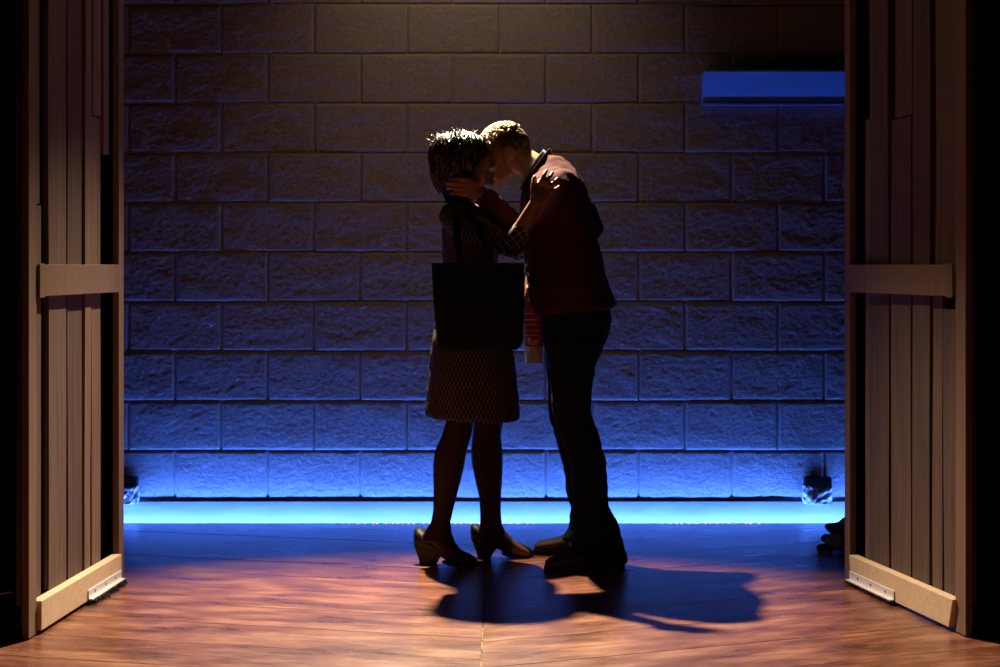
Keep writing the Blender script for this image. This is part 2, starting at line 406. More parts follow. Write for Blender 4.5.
# left wing wall of blocks, plus a black panel and drape added to keep the sides dark
WD = 7.62
wl = MB().box((-3.0, WD, -0.012), (-1.735, WD+0.2, 3.2)).build('wall_left', M_wing); tag(wl, kind='structure')
t2 = MB().box((-1.734, WD-0.145, 0.0), (-1.41, WD+0.12, 3.2)).build('added_mask', M_felt); tag(t2, kind='structure')  # added panel blocking stray light behind the left flat
small = []
for me_ in blocks[:6]:
    c_ = me_.copy(); c_.materials.clear(); c_.materials.append(M_wing); small.append(c_)
lay_blocks(wl, -3.0, -1.73, WD, EYE+(264-509)*WD/F-BH, 14, -1.735, small)
dr_ = empty('added_drape', (2.26, 6.52, 0)); tag(dr_, 'added black masking drape hanging beside the plank flat at stage edge', 'curtain')  # added sheet that keeps floor and wall beyond the flat black
dm = MB(); n_ = 90; top = []; 
ring_f = [(-0.80+1.6*i/n_, 0.05*math.sin(i*0.9)+0.015*math.sin(i*2.3)) for i in range(n_+1)]
poly = ring_f+[(x, y+0.012) for x, y in reversed(ring_f)]
m_ = len(poly); vs_ = [(x, y, 0.0) for x, y in poly]+[(x, y, 3.1) for x, y in poly]
fs = [(i, (i+1) % m_, (i+1) % m_+m_, i+m_) for i in range(m_)]
for i in range(n_): fs += [(i, m_-1-i, m_-2-i, i+1), (i+m_, i+1+m_, 2*m_-2-i, 2*m_-1-i)]
dm.add(vs_, fs).build('cloth', M_felt, dr_, smooth=True)

# steel channel high on the back wall (its face leans down over the room)
x0, x1 = (701-500)*PX, 2.0; zt = EYE+(264-73.5)*PX; zb = EYE+(264-103.5)*PX
ch = empty('steel_channel', (x0, WALL-0.009, zb)); tag(ch, 'long blue steel channel fixed high along the block wall', 'wall channel')
ln = x1-x0; hh = zt-zb
MB().add([(0,0,0),(ln,0,0),(ln,0,hh),(0,0,hh),(0,-0.03,0),(ln,-0.03,0),(ln,-0.13,hh),(0,-0.13,hh)],
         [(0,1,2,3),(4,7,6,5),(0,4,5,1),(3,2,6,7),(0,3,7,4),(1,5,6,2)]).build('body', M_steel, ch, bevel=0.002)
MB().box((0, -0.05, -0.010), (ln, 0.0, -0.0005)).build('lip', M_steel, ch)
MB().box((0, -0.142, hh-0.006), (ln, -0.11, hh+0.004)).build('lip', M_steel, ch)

# ================================================================== PLANK FLATS
def flat(label, back, front, planks, rail_px, mirror, cut_skirt):
    """local frame: X runs from the upstage edge to the downstage edge, -Y... face looks to stage centre"""
    b = Vector(back); f = Vector(front); ln = (f-b).length
    ang = math.atan2(f.y-b.y, f.x-b.x)
    r = empty('plank_flat', (b.x, b.y, 0), ang); tag(r, label, 'stage flat', 'plank flats framing the stage')
    s = 1 if mirror else -1           # side (local y) that faces the middle of the stage
    def bx(name, m, xa, xb, za, zb, y0, y1, bev=0.0015, tilt=0.0):
        ya, yb = sorted((s*y0, s*y1))
        q = MB().box((xa, ya, za), (xb, yb, zb))
        if tilt:
            q.v = [Vector((p.x+tilt*(p.z-za), p.y, p.z)) for p in q.v]
        return q.build(name, m, r, bevel=bev)
    H = 2.50
    bx('backing', M_felt, 0.0, ln-0.01, 0.02, H, -0.034, -0.022, 0)
    bx('edge_board', M_felt, -0.012, -0.0005, 0.004, H, -0.034, 0.010, 0)
    bx('stile', M_stile, 0.0, 0.075 if mirror else 0.06, 0.004, H, 0.0, 0.022)
    bx('stile', M_stile, ln-0.085, ln, 0.004, H, 0.0, 0.022)
    for (xa, xb, za, zb, tilt, dy) in planks:
        nseg = 9; q = MB()
        wob_s = random.uniform(0, 99)
        rings = []
        for k in range(nseg+1):
            z = za+(zb-za)*k/nseg
            a = xa*ln+tilt*(z-za)+0.011*noise.noise(Vector((z*1.6, wob_s, 0)))
            c_ = xb*ln+tilt*(z-za)+0.011*noise.noise(Vector((z*1.6, wob_s, 5)))
            y0, y1 = sorted((s*(-0.018+dy), s*(-0.002+dy)))
            rings.append([(a, y0, z), (c_, y0, z), (c_, y1, z), (a, y1, z)])
        q.loft([[Vector(p) for p in rg] for rg in rings])
        q.build('plank', M_plank, r)
    # middle rail, lapped on the planks
    rz1 = EYE-0.002; rz0 = rz1-0.097
    bx('rail', M_stile, 0.078 if mirror else 0.06, ln-(0.09 if mirror else 0.088), rz0, rz1, 0.0, 0.026, tilt=0.0 if mirror else 0.02)
    bx('rail_end', M_stile, ln-(0.15 if mirror else 0.14), ln-(0.092 if mirror else 0.09), rz0-0.004, rz1+0.003, 0.026, 0.030)
    # pine skirting with slanted ends
    ya, yb = sorted((s*0.0, s*0.034))
    e0, e1 = cut_skirt
    xa, xb = 0.085, ln-(0.095 if mirror else 0.075)
    q = MB().add([(xa+e0, ya, 0.012), (xb-e1, ya, 0.012), (xb-e1, yb, 0.012), (xa+e0, yb, 0.012),
                  (xa, ya, 0.102), (xb, ya, 0.102), (xb, yb, 0.102), (xa, yb, 0.102)],
                 [(0,3,2,1),(4,5,6,7),(0,1,5,4),(1,2,6,5),(2,3,7,6),(3,0,4,7)])
    sk = q.build('skirting_board', M_pine, r, bevel=0.002)
    # aluminium angle with a brush seal
    xa, xb = 0.10, 0.56
    def bx2(name, m, xa, xb, za, zb, y0, y1, parent, bev=0.0):
        ya, yb = sorted((s*y0, s*y1)); return MB().box((xa, ya, za), (xb, yb, zb)).build(name, m, parent, bevel=bev)
    br = bx2('bracket', M_alu, xa, xb, 0.020, 0.048, 0.034, 0.038, r, 0.001); br['label'] = 'bright aluminium angle bracket'
    bx2('flange', M_alu, xa, xb, 0.016, 0.020, 0.034, 0.052, br)
    for t in (0.2, 0.5, 0.82):
        xx = xa+(xb-xa)*t; MB().ellipsoid((xx, s*0.0385, 0.034), (0.005, 0.002, 0.005), seg=8, rings=6).build('screw', M_bristle, br, smooth=True)
    bs = MB()
    for i in range(260):
        x = random.uniform(xa, xb); y = s*random.uniform(0.03, 0.058); z = random.uniform(0.004, 0.02)
        a = random.uniform(0, PI); l_ = random.uniform(0.006, 0.02)
        dx, dy = math.cos(a)*l_, math.sin(a)*l_
        bs.tube([(x, y, 0.015), (x+dx*0.5, y+dy*0.5, z), (x+dx, y+dy, 0.002)], [0.0016, 0.002, 0.0012], seg=4, round_ends=False)
    tag(bs.build('brush_seal', M_bristle, r), kind='stuff')
    return r
# planks: (from, to as fractions from upstage to downstage, bottom, top, lean, depth offset)
LEFTP = [(0.20, 0.30, 0.10, 1.62, 0.004, 0.0), (0.12, 0.185, 1.50, 2.5, 0.0, 0.006), (0.215, 0.30, 1.625, 2.5, 0.0, 0.006), (0.325, 0.392, 0.10, 2.5, -0.006, 0.004), (0.41, 0.556, 0.10, 2.5, 0.003, 0.0),
         (0.586, 0.758, 0.10, 2.5, 0.004, 0.005), (0.822, 0.99, 0.10, 1.30, -0.003, 0.0), (0.815, 0.99, 1.306, 2.5, 0.0, -0.005)]
RIGHTP = [(0.125, 0.175, 0.10, 1.62, 0.0, -0.004), (0.18, 0.345, 0.10, 2.5, -0.004, 0.0), (0.372, 0.535, 0.10, 1.60, 0.003, 0.003), (0.40, 0.545, 1.606, 2.5, -0.004, 0.0), (0.556, 0.69, 0.10, 2.5, 0.002, 0.005),
          (0.702, 0.775, 0.10, 1.02, 0.004, 0.0), (0.80, 0.888, 0.10, 0.98, -0.006, 0.004), (0.725, 0.885, 1.03, 2.5, 0.006, 0.0), (0.905, 0.985, 0.10, 2.5, 0.0, 0.0)]
flat('weathered plank stage flat standing to the left of the kissing couple', (-1.358, 7.46, 0), (-1.424, 6.25, 0), LEFTP, None, True, (0.0, 0.0))
flat('weathered plank stage flat standing beside the sandbag and added black drape', (1.242, 7.44, 0), (1.418, 6.30, 0), RIGHTP, None, False, (0.02, 0.035))

# ================================================================== SMALL THINGS AT THE BACK WALL
def outlet(px0, px1, label):
    xa, xb = (px0-500)*PX, (px1-500)*PX; xc = (xa+xb)/2; hw = (xb-xa)/2
    zt = EYE+(264-476)*PX; zb_ = EYE+(264-503)*PX
    r = empty('wall_box', (xc, WALL-0.012, zb_)); tag(r, label, 'wall box', 'plastic wrapped boxes at the foot of the wall')
    hh = zt-zb_
    MB().box((-hw, -0.062, hh*0.62), (hw, 0, hh)).build('hood', M_black, r, bevel=0.002)
    MB().box((-hw*0.55, -0.03, hh*0.1), (hw*0.55, 0, hh*0.62)).build('box_body', M_black, r, bevel=0.002)
    # crumpled clear wrap hanging below the hood
    q = MB(); seg = 40; rings = []
    for k in range(13):
        t = k/12; rg = []
        for j in range(seg):
            a = 2*PI*j/seg; ca, sa = math.cos(a), math.sin(a)
            rx = hw*(1.02+0.16*math.sin(t*PI*0.8)); ry = 0.030
            x = math.copysign(abs(ca)**0.6, ca)*rx; y = -0.032+math.copysign(abs(sa)**0.6, sa)*ry
            n = noise.noise(Vector((x*70+px0, y*70, t*4)))
            n2 = noise.noise(Vector((x*30+px0, y*30, t*2+9)))
            rg.append(Vector((x*(1+0.10*n)+0.004*n2, min(-0.001, y*(1+0.18*n)), (0.0+hh*0.66*t)+(0.008*n2 if 0 < k < 12 else 0)+(0.004*n if k == 0 else 0)+0.003)))
        rings.append(rg)
    q.loft(rings)
    q.build('plastic_wrap', M_plastic, r)
outlet(803, 829, 'small black hooded box in crumpled plastic near the dark sandbag')
outlet(113, 139, 'small black hooded box in crumpled plastic half behind the plank flat')

# dark sandbags on the floor upstage of the right flat
def sandbag(cx, cy, rx, ry, rz, seed, label, m):
    r = empty('sandbag', (cx, cy, 0)); tag(r, label, 'sandbag', 'sandbags behind the plank flat')
    q = MB(); q.ellipsoid((0, 0, rz*0.95), (rx, ry, rz), seg=48, rings=28)
    for p in q.v:
        n = noise.noise(Vector((p.x*14+seed, p.y*14, p.z*18)))+0.6*noise.noise(Vector((p.x*34+seed, p.y*34, p.z*40)))
        p += Vector((p.x*0.10*n, p.y*0.10*n, 0.020*n*(p.z/(2*rz))))
        p.z = max(0.0, p.z)
    q.build('bag', m, r, smooth=True)
    k = MB()
    k.tube([(-rx*0.80, 0, rz*0.55), (-rx*0.98, -0.01, rz*0.45), (-rx*1.10, -0.015, rz*0.40)], [0.024, 0.014, 0.018], seg=10)
    k.build('tied_end', m, r, smooth=True)
M_bag1 = cloth('brown_canvas', (0.20, 0.15, 0.09), (0.32, 0.25, 0.16), 60)
M_bag2 = cloth('charcoal_canvas', (0.09, 0.08, 0.07), (0.15, 0.135, 0.12), 60)
sandbag(1.385, 8.18, 0.125, 0.10, 0.040, 3, 'flat brown sandbag on the floor beside the plank flat', M_bag1)
sandbag(1.50, 8.42, 0.18, 0.11, 0.055, 8, 'plump charcoal sandbag lying behind the flatter brown one', M_bag2)

# ================================================================== PEOPLE
def head_frame(px, py, d, facing, pitch, yaw=0.0, roll=0.0, scale=1.0):
    """local +X is the face, +Z the crown. facing +1 looks right, -1 looks left; pitch>0 looks up"""
    M = Matrix.Rotation(0 if facing > 0 else PI, 3, 'Z') @ Matrix.Rotation(yaw, 3, 'Z') @ Matrix.Rotation(-pitch, 3, 'Y') @ Matrix.Rotation(roll, 3, 'X')
    c = W(px, py, d)
    return (lambda x, y, z: c+M@(Vector((x, y, z))*scale)), M, scale, c
def add_head(q, fr):
    T, M, s, c = fr
    E = lambda p, r, rot=None: q.ellipsoid(T(*p), tuple(a*s for a in r), M@rot if rot is not None else M)
    E((-0.012, 0, 0.022), (0.093, 0.074, 0.083))          # skull
    E((0.030, 0, -0.010), (0.058, 0.062, 0.080))          # face
    E((0.045, 0, -0.070), (0.040, 0.042, 0.042))          # jaw
    E((0.020, 0, -0.055), (0.055, 0.054, 0.045))
    E((0.073, 0, -0.099), (0.018, 0.020, 0.017))          # chin
    E((0.070, 0, 0.018), (0.022, 0.050, 0.014))           # brow
    for sy in (-1, 1):
        E((0.052, sy*0.038, -0.030), (0.026, 0.022, 0.022))   # cheek
        E((0.070, sy*0.031, 0.000), (0.014, 0.014, 0.012))    # eye
        E((-0.012, sy*0.084, -0.006), (0.020, 0.010, 0.034), Matrix.Rotation(-0.25*1, 3, 'Y'))  # ear
        E((-0.006, sy*0.072, -0.030), (0.011, 0.007, 0.013))
        E((0.094, sy*0.011, -0.041), (0.011, 0.009, 0.008))   # nostril wing
    q.tube([T(0.080, 0, 0.012), T(0.094, 0, -0.012), T(0.108, 0, -0.034)], [0.009*s, 0.010*s, 0.012*s], seg=10)
    E((0.086, 0, -0.066), (0.012, 0.022, 0.007))          # upper lip
    E((0.084, 0, -0.077), (0.012, 0.019, 0.008))          # lower lip
def finger(q, pts, r0, r1):
    n = len(pts); q.tube(pts, [r0+(r1-r0)*i/(n-1) for i in range(n)], seg=10)
def gap_strip(q, *a): pass

# --------------------------------------------------------------- woman
wroot = empty('person', (W(452, 566, 7.86).x, 7.86, 0))
tag(wroot, 'person with short dark hair in a lattice-patterned dress and heels, kissing', 'person', 'kissing couple')
hf = head_frame(466, 162, 7.80, 1, math.radians(14), yaw=math.radians(6), scale=0.95)
q = MB(); add_head(q, hf)
q.tube([W(464, 176, 7.81), W(461, 190, 7.83), W(460, 206, 7.85), W(462, 222, 7.86)], [0.052, 0.049, 0.053, 0.075], seg=16)
q.slices([(206, 446, 478, 0.10, 7.86), (216, 446, 486, 0.15, 7.86), (240, 448, 490, 0.13, 7.86), (285, 448, 486, 0.12, 7.86), (330, 442, 498, 0.15, 7.86), (375, 440, 500, 0.16, 7.86), (395, 440, 500, 0.14, 7.86)])
# near (right) arm to his shoulder
q.tube([W(456, 216, 7.71), W(484, 233, 7.66), W(513, 246, 7.62)], [0.044, 0.038, 0.034], seg=14)
q.tube([W(513, 246, 7.62), W(523, 228, 7.58), W(531, 212, 7.555), W(536, 202, 7.545)], [0.034, 0.034, 0.027, 0.022], seg=14)
hd = 7.535
q.tube([W(536, 203, hd), W(539, 195, hd), W(543, 187, hd+0.005)], [(0.022, 0.018), (0.034, 0.015), (0.036, 0.014)], up=(1, 0, 0.4), seg=14)
finger(q, [W(538.5, 188, hd), W(541, 181, hd-0.012), W(544, 175, hd-0.008), W(546.5, 170.5, hd+0.008)], 0.0088, 0.0072)
finger(q, [W(543, 187, hd), W(547, 181, hd-0.014), W(550, 177, hd-0.008), W(552.5, 172.5, hd+0.010)], 0.0090, 0.0074)
finger(q, [W(546.5, 189, hd), W(551, 185, hd-0.013), W(554.5, 182, hd-0.006), W(557.5, 178.5, hd+0.010)], 0.0086, 0.0070)
finger(q, [W(548.5, 193, hd+0.002), W(553, 191, hd-0.008), W(556, 189, hd-0.004), W(559, 186.5, hd+0.008)], 0.0078, 0.0064)
finger(q, [W(535, 199, hd), W(532.5, 191, hd-0.008), W(533.2, 184, hd-0.006), W(534.6, 177, hd+0.004)], 0.0105, 0.0080)
# far (left) arm round his waist
q.tube([W(472, 218, 8.02), W(496, 238, 8.06), W(520, 250, 8.10)], [0.044, 0.038, 0.034], seg=12)
q.tube([W(520, 250, 8.10), W(542, 246, 8.11), W(560, 240, 8.08)], [0.034, 0.030, 0.023], seg=12)
q.tube([W(560, 240, 8.08), W(568, 238, 8.065), W(574, 236, 8.05)], [(0.030, 0.016), (0.036, 0.014), (0.034, 0.012)], up=(0, 0, 1), seg=12)
for i, dz in enumerate((-9, -3, 3, 9)):
    finger(q, [W(573, 236+dz, 8.05), W(578, 235+dz*1.1, 8.045), W(581.5, 234.5+dz*1.15, 8.03), W(583 if i else 582, 234.5+dz*1.15, 8.01)], 0.0085, 0.0068)
finger(q, [W(563, 230, 8.07), W(568, 224, 8.06), W(572, 220, 8.05)], 0.010, 0.008)
# legs and feet
nd = 7.75
q.slices([(370, 447, 480, 0.075, nd+0.03), (400, 447, 476, 0.070, nd+0.02), (420, 446.5, 474, 0.062, nd+0.01), (436, 441.5, 471.5, 0.056, nd), (452, 434.5, 466.5, 0.056, nd), (465, 433, 464.5, 0.056, nd), (481, 433.3, 460.8, 0.050, nd),
          (497, 433.5, 456.5, 0.041, nd), (511, 433, 453, 0.034, nd), (522, 431, 450.5, 0.033, nd), (534, 423, 452, 0.033, nd), (541, 420, 455, 0.034, nd)])
q.tube([W(436, 536, nd), W(446, 545, nd-0.005), W(457, 555, nd-0.012), W(468, 561, nd-0.02)], [0.032, 0.033, 0.025, 0.018], seg=12)
fd = 7.99
q.slices([(370, 473, 512, 0.075, fd-0.03), (400, 474, 506, 0.07, fd-0.02), (421, 474, 503.3, 0.06, fd-0.01), (437, 472, 501, 0.055, fd), (450, 471, 502.5, 0.055, fd), (463, 471.5, 503, 0.055, fd), (484, 476, 502, 0.048, fd),
          (497, 479, 501, 0.041, fd), (512, 480, 501, 0.035, fd), (524, 480, 502, 0.034, fd), (533, 477, 506, 0.034, fd), (540, 475, 509, 0.034, fd)])
q.tube([W(490, 532, fd), W(503, 540, fd), W(515, 549, fd), W(526, 553, fd)], [0.032, 0.031, 0.025, 0.015], seg=12)
wb = q.remeshed('body', M_skin_w, wroot, 0.0042, 3)
wb.data.materials.append(M_leg_shade)
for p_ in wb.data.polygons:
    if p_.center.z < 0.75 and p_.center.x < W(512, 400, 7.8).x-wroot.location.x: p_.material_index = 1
# dress with long sleeves
q = MB()
dd = 7.86
q.slices([(203, 447, 473, 0.085, dd), (208, 444, 482, 0.15, dd), (216, 442, 490, 0.185, dd), (230, 441.5, 497, 0.175, dd), (246, 442.5, 500, 0.155, dd), (266, 443, 497, 0.145, dd), (290, 441, 494, 0.145, dd), (312, 437, 500, 0.16, dd),
          (335, 433, 508, 0.18, dd), (355, 430, 514, 0.195, dd), (380, 428, 517, 0.21, dd), (400, 426, 519, 0.215, dd), (414, 425, 520, 0.22, dd, 2), (418, 425.5, 519.5, 0.217, dd, 2)], seg=40)
q.tube([W(455, 217, 7.72), W(470, 226, 7.68), W(485, 234, 7.66), W(500, 241, 7.64), W(513, 246, 7.62)], [0.060, 0.052, 0.050, 0.048, 0.043], seg=16)
q.tube([W(513, 246, 7.62), W(518, 238, 7.60), W(524, 227, 7.58)], [0.043, 0.041, 0.037], seg=16)
q.tube([W(472, 218, 8.02), W(496, 238, 8.06), W(520, 250, 8.10), W(535, 248, 8.105)], [0.058, 0.05, 0.044, 0.04], seg=14)
dress = q.remeshed('dress', M_dress, wroot, 0.007, 3, wob=(0.0035, 22))
ra_ = dress.data.attributes.new('round', 'FLOAT', 'POINT')
ax_x = W(471, 300, dd).x-wroot.location.x
ra_.data.foreach_set('value', [0.24*math.atan2(v_.co.x-ax_x, -v_.co.y) for v_ in dress.data.vertices])
# hair
hb = MB()
hd_ = 7.80
hb.slices([(132.5, 452, 470, 0.030, hd_), (136.5, 442, 479, 0.058, hd_), (141, 436, 485, 0.080, hd_), (149, 432.5, 488, 0.092, hd_), (157, 432, 487.5, 0.097, hd_), (164, 433, 482, 0.097, hd_), (172, 435, 477, 0.094, hd_), (180, 435.5, 472, 0.088, hd_), (188, 439.5, 467, 0.076, hd_), (196, 443.5, 462, 0.062, hd_+0.01), (203, 446, 460, 0.05, hd_+0.02)], seg=36, ex=2.1)
hair = hb.remeshed('hair', M_hair_wb, wroot, 0.007, 3, wob=(0.005, 40))
lk = MB()
cen = W(460, 160.5, hd_); crown = W(458, 131, hd_)
def on_hair(u_, t):  # from the crown outwards: azimuth, polar
    prof = [(0, 0.0), (0.25, 0.038), (0.5, 0.068), (0.8, 0.094), (1.1, 0.109), (1.5, 0.112), (1.9, 0.104), (2.3, 0.090), (2.75, 0.066)]
    for (a, ra), (b, rb_) in zip(prof, prof[1:]):
        if a <= t <= b: r_ = ra+(rb_-ra)*(t-a)/(b-a); break
    else: r_ = 0.066
    z = 0.101*math.cos(min(t, PI)) if t < PI/2 else -0.135*math.sin(t-PI/2)
    return cen+Vector((r_*math.cos(u_)*1.02, r_*math.sin(u_)*0.93, z*1.0))
for i in range(640):
    u_ = random.uniform(0, 2*PI); t0 = random.uniform(0.0, 2.15)
    ln_ = random.uniform(0.35, 0.7); pts = []
    front = math.cos(u_) > 0.55
    if (front and t0 > 0.75) or (math.cos(u_) > 0.15 and t0 > 1.15): continue
    tw = random.uniform(-0.35, 0.35)
    for k in range(5):
        t = t0+ln_*k/4
        p = on_hair(u_+tw*k/4, min(t, 2.75)); lift = 1.0+0.03*math.sin(PI*k/4)+(0.10*random.random()**2 if k == 4 else 0)
        pts.append(cen+(p-cen)*lift)
    r_ = random.uniform(0.003, 0.006)
    lk.tube(pts, [r_*0.7, r_, r_, r_*0.7, r_*0.2], seg=5, round_ends=False)
for i in range(110):
    u_ = random.uniform(0, 2*PI); t0 = random.uniform(0.0, 1.0); p0 = on_hair(u_, t0); n_ = (p0-cen).normalized()
    td_ = Vector((random.uniform(-1, 1), random.uniform(-1, 1), random.uniform(-0.3, 0.6))); l_ = random.uniform(0.012, 0.03)
    lk.tube([p0-n_*0.004, p0+n_*0.006+td_*l_*0.4, p0+n_*random.uniform(0.004, 0.014)+td_*l_], [0.003, 0.0026, 0.0007], seg=5, round_ends=False)
tag(lk.build('hair_locks', M_hair_w, hair, smooth=True), kind='stuff')
for v_ in hair.children[0].data.vertices: v_.co -= wroot.location
# shoes
def heel_shoe(d, prof_x0, toe_x, y_top, y_sole, pts):
    pass
def pump(heel_px, toe_px, by, d, hgt_px, dtoe):
    """slip-on court shoe with a tapering block heel; heel_px is the back of the sole"""
    q = MB()
    b = W(heel_px, by, d); t = W(toe_px, by, d+dtoe); ax = (t-b); ax.z = 0; L_ = ax.length; ax.normalize(); sd = Vector((-ax.y, ax.x, 0)); h = hgt_px*d/F
    z0 = 0.0
    def P(u_, v_, z): p = b+ax*(u_*L_)+sd*v_; return Vector((p.x, p.y, z))
    # upper: rings along the foot
    rings = []
    st_ = [(-0.12, 0.014, h+0.012, h+0.052), (-0.095, 0.030, h-0.004, h+0.066), (0.0, 0.042, h-0.012, h+0.058), (0.14, 0.043, h*0.82, h+0.036), (0.30, 0.042, h*0.60, h+0.018), (0.46, 0.043, h*0.30, h*0.62+0.028), (0.62, 0.043, 0.010, 0.062), (0.78, 0.041, 0.004, 0.050), (0.90, 0.031, 0.004, 0.038), (0.98, 0.012, 0.006, 0.022)]
    for u_, hw, za, zb_ in st_:
        rg = []
        for j in range(16):
            a = 2*PI*j/16; ca, sa = math.cos(a), math.sin(a)
            rg.append(P(u_, hw*math.copysign(abs(ca)**0.8, ca), (za+zb_)/2+(zb_-za)/2*math.copysign(abs(sa)**0.8, sa)))
        rings.append(rg)
    q.loft(rings)
    s = q.build('shoe', M_shoe_w, wroot, smooth=True, world=True)
    k = MB(); rings = []
    for z, u0, u1, hw in ((0.0, 0.00, 0.22, 0.024), (h*0.35, -0.02, 0.27, 0.027), (h*0.7, -0.06, 0.36, 0.030), (h+0.006, -0.095, 0.42, 0.034)):
        rings.append([P(u0, -hw, z), P(u1, -hw, z), P(u1, hw, z), P(u0, hw, z)])
    k.loft(rings); k.build('heel', M_shoe_w, s, bevel=0.003)
    for v_ in s.children[0].data.vertices: v_.co -= wroot.location
    k = MB(); rings = []
    for u_, hw, z in ((0.42, 0.028, 0.012), (0.55, 0.034, 0.003), (0.72, 0.036, 0.0), (0.88, 0.028, 0.0), (0.97, 0.010, 0.003)):
        rings.append([P(u_, -hw, z), P(u_, hw, z), P(u_, hw, z+0.008), P(u_, -hw, z+0.008)])
    k.loft(rings); k.build('sole', M_sole, s)
    for v_ in s.children[1].data.vertices: v_.co -= wroot.location
pump(422.5, 478, 563.5, 2352/299.5, 19, -0.10)
pump(477.5, 535, 557.5, 2352/293.5, 17, 0.02)

# --------------------------------------------------------------- man
mroot = empty('person', (W(585, 562, 7.84).x, 7.84, 0))
tag(mroot, 'person with short blond hair in maroon jacket and dark jeans, leaning in to kiss', 'person', 'kissing couple')
hm = head_frame(503, 153.3, 7.90, -1, math.radians(-17), yaw=math.radians(7), scale=0.94)
q = MB(); add_head(q, hm)
q.tube([W(513, 155, 7.88), W(524, 162, 7.87), W(536, 170, 7.85), W(548, 180, 7.84)], [0.056, 0.055, 0.058, 0.075], seg=16)
q.slices([(172, 541, 568, 0.10, 7.84), (185, 535, 578, 0.16, 7.84), (215, 531, 582, 0.15, 7.84), (250, 537, 588, 0.13, 7.84), (300, 548, 598, 0.13, 7.84), (335, 553, 596, 0.12, 7.84), (360, 554, 588, 0.10, 7.84)])
# near (left) arm: hand at her neck
q.tube([W(560, 190, 7.66), W(544, 215, 7.65), W(527, 238, 7.68)], [0.048, 0.044, 0.038], seg=14)
q.tube([W(527, 238, 7.69), W(508, 221, 7.69), W(490, 201, 7.69), W(482, 194, 7.69)], [0.038, 0.038, 0.028, 0.025], seg=14)
pd = 7.695
q.tube([W(483, 194, pd), W(475, 190, pd), W(467, 187, pd)], [(0.026, 0.018), (0.038, 0.014), (0.037, 0.013)], up=(0, 0, 1), seg=14)
for (ya, yb, yc, xa, xt) in ((180.5, 179, 178.5, 468, 449), (185, 184, 183, 467, 446), (189.5, 189, 188, 467, 447), (194, 194, 193.5, 468, 451)):
    finger(q, [W(xa, ya, pd), W(xa-7, yb, pd-0.006), W(xt+5, yc, pd+0.004), W(xt, yc, pd+0.022)], 0.0092, 0.0074)
finger(q, [W(481, 188, pd), W(482, 180, pd-0.004), W(480, 173, pd), W(478.5, 167.5, pd+0.010)], 0.0115, 0.0085)
# far (right) arm: bent behind, hand round the cup
q.tube([W(562, 190, 8.02), W(580, 212, 8.05), W(590, 229, 8.06)], [0.044, 0.036, 0.024], seg=14)
q.tube([W(590, 229, 8.06), W(566, 248, 8.05), W(541, 262, 8.02), W(533, 270, 8.0)], [0.024, 0.030, 0.026, 0.024], seg=14)
q.tube([W(534, 269, 8.0), W(529.5, 279, 7.99), W(528.5, 288, 7.985)], [(0.026, 0.019), (0.036, 0.016), (0.036, 0.016)], up=(0, 1, 0), seg=14)
cd = 7.985
for i, dy in enumerate((-0.034, -0.012, 0.012, 0.032)):
    a0 = W(527.5, 288, cd); a0.y = cd+dy
    a1 = W(526.5, 295, cd); a1.y = cd+dy*1.15-0.004
    a2 = W(525.2, 303, cd); a2.y = cd+dy*1.1-0.004
    a3 = W(525.6, 311-abs(i-1)*1.6, cd); a3.y = cd+dy
    finger(q, [a0, a1, a2, a3], 0.0095, 0.0076)
t0 = W(537, 283, cd-0.03); finger(q, [t0, W(543.5, 291, cd-0.012), W(546, 299, cd), W(545.5, 306, cd+0.004)], 0.0115, 0.009)
# legs (inside the jeans) and feet
q.slices([(340, 562, 596, 0.055, 7.77), (400, 557, 587, 0.065, 7.74), (440, 568, 596, 0.055, 7.72), (470, 576, 603, 0.052, 7.71), (510, 581, 602, 0.04, 7.71), (540, 583, 606, 0.038, 7.72), (555, 580, 610, 0.038, 7.72)])
q.slices([(340, 556, 588, 0.06, 7.92), (400, 553, 582, 0.065, 7.96), (440, 560, 585, 0.055, 7.98), (470, 568, 588, 0.052, 8.0), (510, 574, 591, 0.04, 8.02), (535, 570, 594, 0.038, 8.03), (545, 568, 594, 0.038, 8.04)])
q.remeshed('body', M_skin_m, mroot, 0.0042, 3)
# jacket
q = MB(); jd = 7.84
q.slices([(155.5, 545, 557, 0.055, jd), (158, 543, 563, 0.08, jd), (164, 540, 570, 0.11, jd), (172, 534, 576.5, 0.16, jd), (180, 528, 581, 0.205, jd), (191, 523, 587, 0.215, jd), (205, 521, 590.5, 0.21, jd), (218, 520.5, 592.5, 0.20, jd), (235, 522, 596, 0.175, jd),
          (259, 525.5, 602, 0.165, jd), (285, 529, 609, 0.165, jd), (298, 531.5, 614, 0.168, jd), (304, 533, 616.5, 0.170, jd), (312, 535, 613, 0.165, jd, -4)], seg=40)
q.tube([W(563, 186, 7.66), W(554, 201, 7.64), W(541, 220, 7.65), W(527, 238, 7.68)], [0.066, 0.062, 0.056, 0.050], seg=16)
q.tube([W(527, 238, 7.69), W(514, 227, 7.69), W(500, 213, 7.69), W(488, 200, 7.69), W(483, 195, 7.69)], [0.050, 0.050, 0.044, 0.038, 0.036], seg=16, round_ends=False)
q.tube([W(562, 188, 8.02), W(582, 210, 8.06), W(595, 228, 8.08)], [0.062, 0.056, 0.034], seg=16)
q.tube([W(595, 230, 8.07), W(568, 248, 8.06), W(547, 260, 8.03)], [0.034, 0.048, 0.038], seg=16)
jk = q.remeshed('jacket', M_jacket, mroot, 0.006, 3, wob=(0.0055, 15))
